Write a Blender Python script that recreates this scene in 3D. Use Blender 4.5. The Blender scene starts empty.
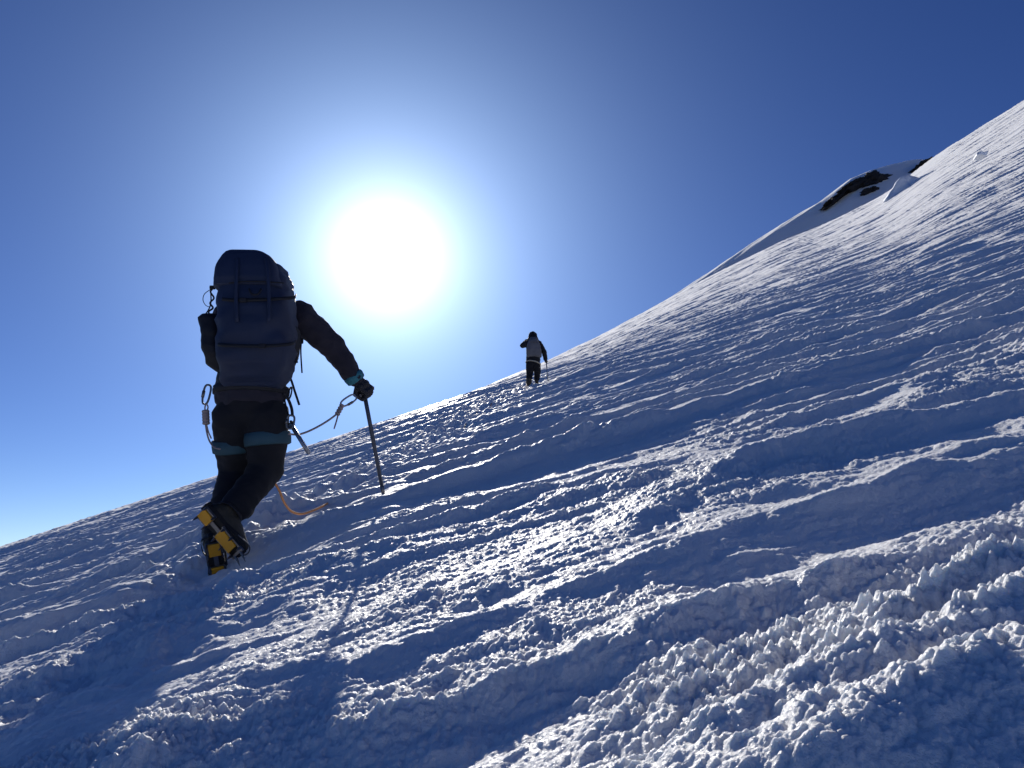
import bpy, bmesh, math, random
import numpy as np
from mathutils import Vector, Matrix, noise as mnoise

random.seed(7)
scene = bpy.context.scene
C = scene.collection
rad = math.radians

# ------------------------------------------------------------------ camera
CAM_H = 0.62                 # above the snow under the camera
PITCH = rad(12.0)
LENS = 27.0
FPX = LENS / 36.0 * 1024.0
cam_d = bpy.data.cameras.new('camera')
cam_d.lens = LENS
cam_d.sensor_width = 36.0
cam_d.clip_start = 0.05
cam_d.clip_end = 5000.0
cam = bpy.data.objects.new('camera', cam_d)
C.objects.link(cam)
cam.location = (0, 0, CAM_H)
cam.rotation_euler = (rad(90) + PITCH, 0, 0)
scene.camera = cam
CP, SP = math.cos(PITCH), math.sin(PITCH)


def ray(u, v):
    """world direction (forward component in camera space = 1) of a picture point"""
    X = (u - 512.0) / FPX
    U = (384.0 - v) / FPX
    return np.array([X, CP - SP * U, SP + CP * U])


# ------------------------------------------------------------------ sky, sun, exposure
sd = ray(388, 255)
sd = sd / np.linalg.norm(sd)
SUN_EL = math.asin(sd[2])
SUN_AZ = math.atan2(sd[0], sd[1])          # clockwise from +Y

world = bpy.data.worlds.new('World')
scene.world = world
world.use_nodes = True
wt = world.node_tree
for n in list(wt.nodes):
    wt.nodes.remove(n)
w_out = wt.nodes.new('ShaderNodeOutputWorld')
w_bg = wt.nodes.new('ShaderNodeBackground')
w_sky = wt.nodes.new('ShaderNodeTexSky')
w_sky.sky_type = 'NISHITA'
w_sky.sun_disc = False
w_sky.sun_elevation = SUN_EL
w_sky.sun_rotation = SUN_AZ
w_sky.altitude = 2800.0
w_sky.air_density = 1.0
w_sky.dust_density = 1.0
w_sky.ozone_density = 1.6
w_bg.inputs['Strength'].default_value = 0.05


def wmath(op, a, b=None):
    n = wt.nodes.new('ShaderNodeMath')
    n.operation = op
    for i, s in enumerate((a, b)):
        if s is None:
            continue
        if isinstance(s, (int, float)):
            n.inputs[i].default_value = s
        else:
            wt.links.new(s, n.inputs[i])
    return n.outputs[0]


# the bright air round the sun: falls off with the angle from the sun
w_tc = wt.nodes.new('ShaderNodeTexCoord')
w_dot = wt.nodes.new('ShaderNodeVectorMath')
w_dot.operation = 'DOT_PRODUCT'
wt.links.new(w_tc.outputs['Generated'], w_dot.inputs[0])
w_dot.inputs[1].default_value = tuple(sd)
ang = wmath('ARCCOSINE', wmath('MINIMUM', w_dot.outputs['Value'], 0.9999999))
adeg = wmath('MULTIPLY', ang, 180.0 / math.pi)


def lobe(amp, width, power=1.0):
    x = wmath('POWER', wmath('DIVIDE', adeg, width), power)
    return wmath('MULTIPLY', wmath('EXPONENT', wmath('MULTIPLY', x, -1.0)), amp)


core = lobe(36.0, 2.6, 1.1)
wide = lobe(27.0, 8.2, 1.05)
# the paler air low down, near the horizon
w_sep = wt.nodes.new('ShaderNodeSeparateXYZ')
wt.links.new(w_tc.outputs['Generated'], w_sep.inputs[0])
elev = wmath('MAXIMUM', w_sep.outputs['Z'], 0.0)


def low_air(amp, height):
    return wmath('MULTIPLY', wmath('EXPONENT', wmath('MULTIPLY', elev, -1.0 / height)), amp)




# the low air is pale on the sun's side of the sky and clear behind
sunward = wmath('POWER', wmath('MAXIMUM', w_dot.outputs['Value'], 0.0), 1.5)


def tinted(fac, col):
    n = wt.nodes.new('ShaderNodeVectorMath')
    n.operation = 'SCALE'
    n.inputs[0].default_value = col
    wt.links.new(fac, n.inputs['Scale'])
    return n.outputs[0]


def vadd(a_, b_):
    n = wt.nodes.new('ShaderNodeVectorMath')
    n.operation = 'ADD'
    wt.links.new(a_, n.inputs[0])
    wt.links.new(b_, n.inputs[1])
    return n.outputs[0]


glow_c = vadd(vadd(tinted(core, (1.0, .95, .93)), tinted(wide, (.57, .81, 1.11))), tinted(wmath('MULTIPLY', sunward, wmath('ADD', low_air(8.0, .05), low_air(2.6, .24))), (.72, .92, 1.08)))
w_add = wt.nodes.new('ShaderNodeVectorMath')
w_add.operation = 'ADD'
w_tint = wt.nodes.new('ShaderNodeVectorMath')      # thin dry air high on a mountain: a deeper blue
w_tint.operation = 'MULTIPLY'
w_tint.inputs[1].default_value = (0.30, 0.58, 1.26)
wt.links.new(w_sky.outputs[0], w_tint.inputs[0])
wt.links.new(w_tint.outputs[0], w_add.inputs[0])
wt.links.new(glow_c, w_add.inputs[1])
wt.links.new(w_add.outputs[0], w_bg.inputs['Color'])
wt.links.new(w_bg.outputs[0], w_out.inputs['Surface'])

sun_d = bpy.data.lights.new('sun', 'SUN')
sun_d.energy = 5.0
sun_d.angle = rad(0.53)
sun_d.color = (1.0, 0.95, 0.87)
sun = bpy.data.objects.new('sun', sun_d)
C.objects.link(sun)
sun.location = tuple(sd * 50)
sun.rotation_euler = Vector(tuple(sd)).to_track_quat('Z', 'Y').to_euler()

vs = scene.view_settings
vs.view_transform = 'Standard'
vs.look = 'None'
vs.exposure = 0.12
vs.gamma = 1.0
vs.use_curve_mapping = False
scene.cycles.max_bounces = 6
scene.cycles.diffuse_bounces = 2
scene.cycles.glossy_bounces = 2

# ------------------------------------------------------------------ helpers
GRAD_N = 256
_rng = np.random.RandomState(3)
_perm = np.concatenate([_rng.permutation(256)] * 2).astype(np.int32)
_ga = _rng.rand(256) * 2 * np.pi
_gx, _gy = np.cos(_ga).astype(np.float32), np.sin(_ga).astype(np.float32)


def perlin(x, y, seed=0):
    x = np.asarray(x, np.float32) + seed * 37.31
    y = np.asarray(y, np.float32) + seed * 71.77
    xi = np.floor(x).astype(np.int32)
    yi = np.floor(y).astype(np.int32)
    xf = x - xi
    yf = y - yi
    u = xf * xf * xf * (xf * (xf * 6 - 15) + 10)
    v = yf * yf * yf * (yf * (yf * 6 - 15) + 10)
    x0 = xi & 255
    y0 = yi & 255
    x1 = (xi + 1) & 255
    y1 = (yi + 1) & 255

    def g(a, b, dx, dy):
        h = _perm[_perm[a] + b]
        return _gx[h] * dx + _gy[h] * dy
    n00 = g(x0, y0, xf, yf)
    n10 = g(x1, y0, xf - 1, yf)
    n01 = g(x0, y1, xf, yf - 1)
    n11 = g(x1, y1, xf - 1, yf - 1)
    a = n00 + u * (n10 - n00)
    b = n01 + u * (n11 - n01)
    return (a + v * (b - a)) * 1.5


def sstep(e0, e1, x):
    t = np.clip((x - e0) / (e1 - e0), 0, 1)
    return t * t * (3 - 2 * t)


# ------------------------------------------------------------------ the lie of the land
def solve_plane():
    r1, r2 = ray(0, 545), ray(533, 371)
    A = np.array([[r1[0], r1[1]], [r2[0], r2[1]]])
    return np.linalg.solve(A, np.array([r1[2], r2[2]]))


PA, PB = solve_plane()
DA = 0.13            # the slope is flatter on the right close by and steepens into a bowl further off
R_CREST = 150.0
BOWL = 0.6
SKY = [(480, 389), (520, 374), (550, 361), (600, 337), (650, 311), (690, 289), (723, 272), (788, 241), (820, 230), (853, 214),
       (886, 198), (910, 180), (935, 161), (980, 134), (1024, 108), (1100, 62), (1200, 0), (1400, -120)]
_az, _ks = [], []
for (u_, v_) in SKY:
    d_ = ray(u_, v_)
    az_ = math.atan2(d_[0], d_[1])
    s_ = d_[2] / math.hypot(d_[0], d_[1])
    _az.append(az_)
    _ks.append(s_ + .004 - (PA * math.sin(az_) + PB * math.cos(az_)) + DA * max(math.sin(az_), 0))
_az.insert(0, rad(-8.0))
_ks.insert(0, 0.0)
_ks[1] = max(_ks[1] * .3, 0)
_azf = np.linspace(-math.pi, math.pi, 2881)
_kf = np.interp(_azf, _az, _ks, left=0.0)
_kf = np.where(_azf > _az[-1], _ks[-1] * (1 - sstep(_az[-1] + .2, _az[-1] + 1.4, _azf)), _kf)
_g = np.exp(-0.5 * (np.arange(-24, 25) / 6.0) ** 2)
_kf = np.convolve(np.pad(_kf, 24, mode='edge'), _g / _g.sum(), mode='valid')


def base_h(x, y):
    """the smooth slope, without furrows"""
    r = np.hypot(x, y)
    az = np.arctan2(x, y)
    k = np.interp(az, _azf, _kf)
    xs = np.where(x > -30, np.log1p(np.exp(np.clip(x * 1.5, -40, 40))) / 1.5, 0)
    xs = np.where(x > 20, x, xs)
    h = PA * x + PB * y - DA * (xs - math.log(2) / 1.5)
    h = h + k * r * np.minimum(r / R_CREST, 1.3) ** BOWL
    h = h + 0.14 * sstep(6, 24, r)
    # beyond the skyline the ground rolls away
    rend = R_CREST
    h = h - np.maximum(r - rend, 0) ** 2 * 0.004
    return h


def ground_at(u, v, lift=0.0):
    """the point of the smooth slope that is seen at a picture point"""
    d = ray(u, v)
    ts = np.geomspace(0.5, 220, 6000)
    z = CAM_H + d[2] * ts - lift - base_h(d[0] * ts, d[1] * ts)
    i = int(np.argmax(z < 0))
    if z[i] >= 0:
        i = len(ts) - 1
    t = ts[i]
    return d[0] * t, d[1] * t


# crests of the bigger furrows: picture line, height, near width, far width
CRESTS = [
    ([(500, 640), (560, 622), (612, 612), (712, 572), (822, 537), (882, 520), (977, 497), (1060, 470)], .13, .20, .50),
    ([(440, 580), (512, 560), (587, 532), (662, 495), (762, 455), (812, 440), (902, 415), (1060, 372)], .12, .22, .45),
    ([(740, 520), (800, 494), (862, 475), (962, 455), (1050, 436)], .06, .16, .35),
    ([(430, 525), (512, 500), (622, 470), (690, 452), (740, 436)], .10, .22, .40),
    ([(380, 730), (450, 705), (512, 685), (587, 660), (677, 645), (770, 618)], .10, .15, .40),
    ([(600, 760), (647, 745), (712, 722), (760, 720), (810, 738)], .06, .09, .16),
    ([(200, 625), (280, 600), (350, 556), (430, 535), (520, 503)], .11, .22, .40),
    ([(300, 745), (350, 720), (430, 690), (520, 658)], .09, .16, .35),
    ([(160, 715), (240, 682), (310, 646), (380, 606), (450, 582), (520, 567)], .10, .18, .40),
    ([(-40, 650), (60, 610), (125, 585), (190, 556)], .10, .25, .40),
    ([(-40, 604), (75, 570), (200, 532)], .09, .25, .45),
    ([(820, 432), (900, 395), (960, 370), (1060, 340)], .11, .25, .50),
    ([(300, 560), (360, 530), (420, 508), (500, 480)], .07, .18, .35),
    ([(-40, 720), (40, 690), (110, 655), (190, 620)], .08, .18, .35),
    ([(-40, 770), (30, 745), (110, 715), (170, 690)], .07, .15, .30),
]
_cr = []
for pts, a_, w1_, w2_ in CRESTS:
    g_ = [ground_at(u_, v_, a_) for (u_, v_) in pts]
    g_.sort()
    _cr.append((np.array([p[0] for p in g_]), np.array([p[1] for p in g_]), a_, w1_, w2_))

# the trodden line between the two climbers
TRACK = [ground_at(*p) for p in [(110, 690), (205, 580), (255, 540), (330, 500), (400, 462), (470, 420), (531, 385)]]
_tx = np.array([p[0] for p in TRACK])
_ty = np.array([p[1] for p in TRACK])


def track_dist(x, y):
    best = np.full(x.shape, 1e9, np.float32)
    for i in range(len(_tx) - 1):
        ax, ay, bx, by = _tx[i], _ty[i], _tx[i + 1], _ty[i + 1]
        L2 = (bx - ax) ** 2 + (by - ay) ** 2
        t = np.clip(((x - ax) * (bx - ax) + (y - ay) * (by - ay)) / L2, 0, 1)
        best = np.minimum(best, np.hypot(x - ax - t * (bx - ax), y - ay - t * (by - ay)))
    return best


# the snow bank that the ice axe is planted in
BERM = ((383 - 512.0) / FPX * 5.15, 5.15)


def at(u, v, y):
    """the point seen at (u, v) on the upright plane at distance y"""
    d = ray(u, v)
    t = y / d[1]
    return Vector((d[0] * t, y, CAM_H + d[2] * t))


fx, fy = ground_at(210, 577)
Y0 = fy + .02
_bz = at(383, 491, BERM[1] - .02)
_fz = at(210, 573, Y0)
_fz2 = at(215, 578, Y0 - .28)
_fz3 = at(222, 588, Y0 - .62)
_fz4 = at(222, 606, Y0 - 1.3)
# (x, y, height above the smooth slope, reach across, reach along): the bank, and the snow kicked flat under the near climber's foot
SEATS = [(_fz4.x, _fz4.y, _fz4.z - float(base_h(np.array([_fz4.x]), np.array([_fz4.y]))[0]), .30, .28),
         (_fz3.x, _fz3.y, _fz3.z - .04 - float(base_h(np.array([_fz3.x]), np.array([_fz3.y]))[0]), .30, .30),
         (_bz.x, _bz.y, _bz.z - float(base_h(np.array([_bz.x]), np.array([_bz.y]))[0]), .26, .42),
         (_fz.x, _fz.y, _fz.z - float(base_h(np.array([_fz.x]), np.array([_fz.y]))[0]), .20, .16),
         (_fz2.x, _fz2.y, _fz2.z - .05 - float(base_h(np.array([_fz2.x]), np.array([_fz2.y]))[0]), .30, .26)]
HEAPS = [ground_at(930, 720, .02) + (.36, .22, .028), ground_at(790, 670, .02) + (.32, .20, .028), ground_at(690, 740, .02) + (.17, .12, .035), ground_at(570, 650, .02) + (.34, .14, .025),
         ground_at(60, 690, .02) + (.5, .3, .02), ground_at(420, 580, .02) + (.45, .3, .02)]
HEAPS.append(ground_at(300, 540, .02) + (.40, .35, .03))
FLATS = [ground_at(985, 748, .12) + (.40, .17, .165)]
HEAPS.append(ground_at(985, 748, .12) + (.36, .15, .045))
# the far climber stands in a shallow worn dip of the track
_fq = ground_at(532, 387)
SEATS.append((_fq[0], _fq[1] - 1.4, -.02, 1.1, 3.2))
_prints = []
_rp = random.Random(11)
for i in range(1, len(_tx) - 1):
    L = math.hypot(_tx[i + 1] - _tx[i], _ty[i + 1] - _ty[i])
    n_ = max(1, int(L / 0.42))
    for j in range(n_):
        f = (j + _rp.random() * .5) / n_
        _prints.append((_tx[i] + f * (_tx[i + 1] - _tx[i]) + _rp.uniform(-.16, .16), _ty[i] + f * (_ty[i + 1] - _ty[i]) + _rp.uniform(-.1, .1)))


def furrows(x, y):
    """height of the furrows, lumps and grain on top of the slope"""
    x = np.asarray(x, np.float32)
    y = np.asarray(y, np.float32)
    r = np.hypot(x, y)
    near = 1 - sstep(3.2, 6.0, r)
    wx = perlin(x * .35, y * .5, 1)
    wy = perlin(x * .30, y * .9, 2)
    wf = perlin(x * 2.3, y * 2.9, 3)
    s = x + .35 * wx
    t = y - .06 * x + .12 * wy + .045 * wf
    # furrows: a sharp crest, long in one direction
    def ridge(n, p=1.0):
        return (1 - np.minimum(np.abs(n) * 1.5, 1)) ** p
    far = sstep(6, 30, r)
    mid = sstep(2.5, 7, r)
    t = t + .028 * perlin(x * 3.6, y * 4.2, 28) + .018 * perlin(x * 8, y * 9, 26) + .006 * perlin(x * 21, y * 24, 27)

    def comb(P, ph, wob, fs, ft, seed, a=.27):
        # one furrow after another: a steep hollow face towards the camera, a sharp lip, a long gentle back
        n = perlin(s * fs, t * ft, seed)
        q = t / P + ph + wob * n
        f = q - np.floor(q)
        rid = np.floor(q)
        up = np.clip(f / a, 0, 1) ** 1.6
        dn = 1 - np.clip((f - a) / (1 - a), 0, 1) ** .85
        br = sstep(-.42, .35, perlin(s * fs * 4.0 + rid * 5.3, rid * .73 + .31, seed + 40))
        return np.where(f < a, up, dn) * (.04 + .96 * br)
    r0 = comb(3.1, .2, 1.0, .03, .09, 5)
    r1 = comb(1.15, .5, 1.0, .08, .20, 6)
    r2 = comb(.47, .1, 1.0, .17, .42, 7)
    r4 = comb(.215, .3, 1.1, .35, .8, 33)
    r3 = ridge(perlin(s * .9, t * 5.5, 13), 1.2)
    pat = sstep(-.35, .35, perlin(x * .22, y * .45, 8))
    h = r0 * (.02 + .15 * far) + r4 * .030 * (1 - sstep(6, 14, r)) * (.3 + .9 * pat) + r1 * (.074 + .026 * mid + .012 * far) + r2 * (.056 + .0 * far) * (.7 + .6 * pat) + r3 * .012 * (.3 + pat)
    crest = .55 * r1 + .45 * r2 + .25 * r4
    # the furrows that can be told apart near the camera
    jx = x + .10 * perlin(x * 2.2, y * 1.2, 9)
    jy = y + .11 * perlin(x * 1.7, y * 2.6, 10) + .06 * perlin(x * 4.6, y * 5.5, 11) + .025 * perlin(x * 12, y * 13, 34) + .01 * perlin(x * 28, y * 30, 35)
    amp_n = np.clip(.72 + .7 * perlin(x * 1.5, y * .8, 12) + .3 * perlin(x * 4.5, y * 2, 30), .12, 1.3)
    m = r < 16
    hc = np.zeros_like(x)
    for cx, cy, a, w1, w2 in _cr:
        yk = np.interp(jx[m], cx, cy).astype(np.float32)
        fade = sstep(cx[0] - .2, cx[0] + .9, jx[m]) * (1 - sstep(cx[-1] - .9, cx[-1] + .2, jx[m]))
        tt = jy[m] - yk
        prof = np.where(tt < 0, np.exp(-(np.abs(tt) / (w1 * .8)) ** 1.4), np.exp(-(np.abs(tt) / (w2 * 1.1)) ** 1.15))
        hc[m] = np.maximum(hc[m], .62 * a * prof * fade * amp_n[m])
    h = h + hc
    crest = np.maximum(crest, hc * 8)
    for sx, sy, sh, ra, rb in SEATS:
        w = np.exp(-(((x - sx) / ra) ** 2 + ((y - sy) / rb) ** 2) ** 1.5)
        h = h * (1 - w) + w * (sh - .03)
    # lumps, sizes from a hand down to a grain; more of them on the crests
    lm = .22 + 1.0 * np.clip(crest, 0, 1.1)
    b = np.abs(perlin(x * 2.6, y * 4.2, 14))
    h = h + .036 * b * lm
    m = r < 120
    xm, ym, l_m = x[m], y[m], lm[m]
    rough = sstep(-.25, .35, perlin(xm * .9, ym * 1.6, 20)) * l_m
    k = np.abs(perlin(xm * 4.5, ym * 9, 15)) * .030 + np.abs(perlin(xm * 11, ym * 20, 16)) * .015
    h[m] += k * (.35 + .9 * rough)
    m = r < 30
    xm, ym = x[m], y[m]
    rough = sstep(-.25, .35, perlin(xm * .9, ym * 1.6, 20)) * lm[m]
    gq = .017 * np.abs(perlin(xm * 23, ym * 31, 17)) * (.4 + 1.2 * np.abs(perlin(xm * 7, ym * 8, 29)))
    h[m] += gq * (.35 + 1.0 * rough)
    m = r < 4.5
    xm, ym = x[m], y[m]
    rough = sstep(-.25, .35, perlin(xm * .9, ym * 1.6, 20)) * lm[m]
    gq = .012 * np.abs(perlin(xm * 55, ym * 62, 18)) + .0035 * ridge(perlin(xm * 130, ym * 130, 19), 1.5)
    h[m] += gq * (.3 + 1.1 * rough)
    # heaps of coarse wet crystals close to the camera
    for hx_, hy_, rx_, ry_, ha_ in FLATS:
        w = np.exp(-(((x - hx_) / rx_) ** 2 + ((y - hy_) / ry_) ** 2) ** 2)
        h = h * (1 - .9 * w) + .9 * w * ha_
    for hx_, hy_, rx_, ry_, ha_ in HEAPS:
        m = (np.abs(x - hx_) < 3 * rx_) & (np.abs(y - hy_) < 3 * ry_)
        xm, ym = x[m], y[m]
        e = np.exp(-(((xm - hx_) / rx_) ** 2 + ((ym - hy_) / ry_) ** 2) ** 1.5)
        c = .25 * ha_ + ha_ * .6 * np.abs(perlin(xm * 4.2, ym * 6.2, 50)) + .015 * np.abs(perlin(xm * 9, ym * 12, 51)) + .009 * np.abs(perlin(xm * 21, ym * 26, 52)) + .008 * np.abs(perlin(xm * 48, ym * 55, 53)) + .005 * np.abs(perlin(xm * 100, ym * 105, 54))
        h[m] += e * c
    # trodden snow and steps
    td = track_dist(x, y)
    m = td < 2.2
    w = np.exp(-(td[m] / (.42 + .07 * np.clip(y[m] - 4.2, 0, 6))) ** 2)
    xm, ym = x[m], y[m]
    w = w * (.35 + .65 * sstep(4.2, 5.2, ym))
    keep = 1 - .95 * np.exp(-(((xm - _fz.x) / .30) ** 2 + ((ym - Y0 + .1) / .34) ** 2) ** 1.5)
    w = w * keep
    kp = keep
    h[m] += w * (.085 * perlin(xm * 3.1, ym * 3.4, 22) + .085 * np.abs(perlin(xm * 6.5, ym * 7.0, 23)) + .02 * np.abs(perlin(xm * 15, ym * 16, 24)))
    for px, py in _prints:
        d = np.hypot((xm - px) / 1.0, (ym - py) / 1.25)
        h[m] += kp * -.12 * np.exp(-(d / .11) ** 4) + kp * .02 * np.exp(-((d - .17) / .06) ** 2) * (.4 + np.abs(perlin(xm * 9, ym * 9, 25)) * 1.8)
    return h


def ground(x, y):
    x = np.atleast_1d(np.asarray(x, np.float32))
    y = np.atleast_1d(np.asarray(y, np.float32))
    return base_h(x, y) + furrows(x, y)


def gz(x, y):
    return float(ground([x], [y])[0])


# ------------------------------------------------------------------ materials
def new_mat(name):
    m = bpy.data.materials.new(name)
    m.use_nodes = True
    return m, m.node_tree, m.node_tree.nodes['Principled BSDF']


def snow_material():
    m, nt, b = new_mat('snow')
    N, L = nt.nodes, nt.links
    b.inputs['Base Color'].default_value = (.78, .785, .79, 1)
    b.inputs['Roughness'].default_value = .48
    b.inputs['Specular IOR Level'].default_value = .3
    b.inputs['IOR'].default_value = 1.31
    b.inputs['Subsurface Weight'].default_value = .5
    b.inputs['Subsurface Radius'].default_value = (1.0, 1.15, 1.35)
    b.inputs['Subsurface Scale'].default_value = .012
    b.inputs['Sheen Weight'].default_value = .5
    b.inputs['Sheen Roughness'].default_value = .5
    tc = N.new('ShaderNodeTexCoord')
    n1 = N.new('ShaderNodeTexNoise')
    n1.inputs['Scale'].default_value = 130
    n1.inputs['Detail'].default_value = 3
    n1.inputs['Roughness'].default_value = .65
    L.new(tc.outputs['Object'], n1.inputs['Vector'])
    n2 = N.new('ShaderNodeTexNoise')
    n2.inputs['Scale'].default_value = 14
    n2.inputs['Detail'].default_value = 5
    n2.inputs['Roughness'].default_value = .62
    L.new(tc.outputs['Object'], n2.inputs['Vector'])
    b1 = N.new('ShaderNodeBump')
    b1.inputs['Strength'].default_value = .5
    b1.inputs['Distance'].default_value = .008
    L.new(n1.outputs['Fac'], b1.inputs['Height'])
    b2 = N.new('ShaderNodeBump')
    b2.inputs['Strength'].default_value = .3
    b2.inputs['Distance'].default_value = .05
    L.new(n2.outputs['Fac'], b2.inputs['Height'])
    L.new(b1.outputs['Normal'], b2.inputs['Normal'])
    L.new(b2.outputs['Normal'], b.inputs['Normal'])
    # ice grains: some are smooth and glint
    v = N.new('ShaderNodeTexVoronoi')
    v.inputs['Scale'].default_value = 260
    L.new(tc.outputs['Object'], v.inputs['Vector'])
    mr = N.new('ShaderNodeMapRange')
    mr.inputs['From Min'].default_value = .0
    mr.inputs['From Max'].default_value = 1.0
    mr.inputs['To Min'].default_value = .35
    mr.inputs['To Max'].default_value = .85
    sep = N.new('ShaderNodeSeparateColor')
    L.new(v.outputs['Color'], sep.inputs[0])
    L.new(sep.outputs[0], mr.inputs['Value'])
    L.new(mr.outputs[0], b.inputs['Roughness'])
    return m


SNOW = snow_material()


def make_terrain():
    fine = np.radians(np.linspace(-39, 39, NCOL))
    coarse = np.radians(np.concatenate([np.linspace(39, 180, 72)[1:], np.linspace(-180, -39, 72)[1:-1]]))
    az = np.concatenate([fine, coarse])
    r = np.concatenate([np.geomspace(.05, .78, 26)[:-1], np.exp(np.arange(math.log(.78), math.log(45), ROWSTEP)), np.geomspace(45, 230, NFAR)[1:], np.geomspace(230, 330, 12)[1:]])
    nc, nr = len(az), len(r)
    A, R = np.meshgrid(az, r)
    jit = (np.random.RandomState(1).rand(nr, nc) - .5)
    x = (R * np.sin(A)).ravel().astype(np.float32)
    y = (R * np.cos(A)).ravel().astype(np.float32)
    z = ground(x, y)
    co = np.stack([x, y, z], 1).astype(np.float32)
    i = np.arange(nr - 1)[:, None] * nc
    j = np.arange(nc)[None, :]
    j1 = (j + 1) % nc
    q = np.stack([i + j, i + nc + j, i + nc + j1, i + j1], 2).reshape(-1, 4)
    q = q[:, ::-1]
    # close the little hole under the camera
    me = bpy.data.meshes.new('snow_slope')
    nf = len(q)
    me.vertices.add(len(co))
    me.vertices.foreach_set('co', co.ravel())
    me.loops.add(nf * 4 + nc)
    me.loops.foreach_set('vertex_index', np.concatenate([q.ravel(), np.arange(nc)]).astype(np.int32))
    me.polygons.add(nf + 1)
    me.polygons.foreach_set('loop_start', np.arange(nf + 1, dtype=np.int32) * 4)
    me.polygons.foreach_set('use_smooth', np.ones(nf + 1, dtype=bool))
    me.update(calc_edges=True)
    me.validate()
    me.materials.append(SNOW)
    o = bpy.data.objects.new('snow_slope', me)
    o['kind'] = 'structure'
    C.objects.link(o)
    return o


NCOL, ROWSTEP, NFAR = 1050, .0030, 460
make_terrain()


# ------------------------------------------------------------------ the shoulder of the mountain behind the slope
DOME_SKY = [(540, 372), (600, 338), (650, 310), (690, 284), (720, 265), (750, 245), (780, 225), (800, 213), (820, 201), (836, 189), (850, 179), (870, 171),
            (890, 166), (905, 163), (920, 161), (940, 162), (960, 168), (1000, 200)]
R_DOME = 250.0
_daz = np.array([math.atan2(ray(*p)[0], ray(*p)[1]) for p in DOME_SKY])
_dsl = np.array([ray(*p)[2] / math.hypot(ray(*p)[0], ray(*p)[1]) for p in DOME_SKY])


def dome_h(x, y):
    r = np.hypot(x, y)
    az = np.arctan2(x, y)
    top = CAM_H + np.interp(az, _daz, _dsl) * R_DOME
    edge = np.maximum(_daz[0] - az, 0) + np.maximum(az - _daz[-1], 0)
    q = (r - R_DOME)
    z = top - np.where(q < 0, (-q) ** 1.25 * .30 + np.maximum(-q - 8, 0) * .25, q ** 1.6 * .06) - edge * 400
    z = z + .7 * perlin(x * .03, y * .06, 31) + .22 * perlin(x * .12, y * .3, 32) + .1 * np.abs(perlin(x * .35, y * .9, 33))
    return z


def make_dome():
    az = np.linspace(_daz[0] - .1, _daz[-1] + .12, 420)
    r = np.linspace(196, 330, 240)
    A, R = np.meshgrid(az, r)
    x, y = (R * np.sin(A)).ravel(), (R * np.cos(A)).ravel()
    z = dome_h(x, y)
    nc, nr = len(az), len(r)
    i = np.arange(nr - 1)[:, None] * nc
    j = np.arange(nc - 1)[None, :]
    q = np.stack([i + j, i + j + 1, i + nc + j + 1, i + nc + j], 2).reshape(-1, 4)
    me = bpy.data.meshes.new('mountain_shoulder')
    me.vertices.add(len(x))
    me.vertices.foreach_set('co', np.stack([x, y, z], 1).astype(np.float32).ravel())
    me.loops.add(len(q) * 4)
    me.loops.foreach_set('vertex_index', q.ravel().astype(np.int32))
    me.polygons.add(len(q))
    me.polygons.foreach_set('loop_start', np.arange(len(q), dtype=np.int32) * 4)
    me.polygons.foreach_set('use_smooth', np.ones(len(q), dtype=bool))
    me.update(calc_edges=True)
    me.materials.append(SNOW)
    o = bpy.data.objects.new('mountain_shoulder', me)
    o['kind'] = 'structure'
    C.objects.link(o)


make_dome()


def march(fn, u, v, t0, t1):
    d = ray(u, v)
    ts = np.linspace(t0, t1, 5000)
    z = CAM_H + d[2] * ts - fn(d[0] * ts, d[1] * ts)
    i = int(np.argmax(z < 0)) if (z < 0).any() else int(np.argmin(z))
    t = ts[i]
    return Vector((d[0] * t, d[1] * t, CAM_H + d[2] * t))


# ------------------------------------------------------------------ object helpers
def tag(o, label, cat, group=None):
    o['label'] = label
    o['category'] = cat
    if group:
        o['group'] = group
    return o


def link_mesh(name, bm, mat, parent=None, loc=None, smooth=True):
    me = bpy.data.meshes.new(name)
    bm.to_mesh(me)
    bm.free()
    me.materials.append(mat)
    if smooth:
        me.polygons.foreach_set('use_smooth', np.ones(len(me.polygons), dtype=bool))
    o = bpy.data.objects.new(name, me)
    C.objects.link(o)
    if parent is not None:
        o.parent = parent
    if loc is not None:
        o.location = loc
    return o


def empty(name, loc):
    o = bpy.data.objects.new(name, None)
    o.empty_display_size = .1
    C.objects.link(o)
    o.location = loc
    return o


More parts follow.
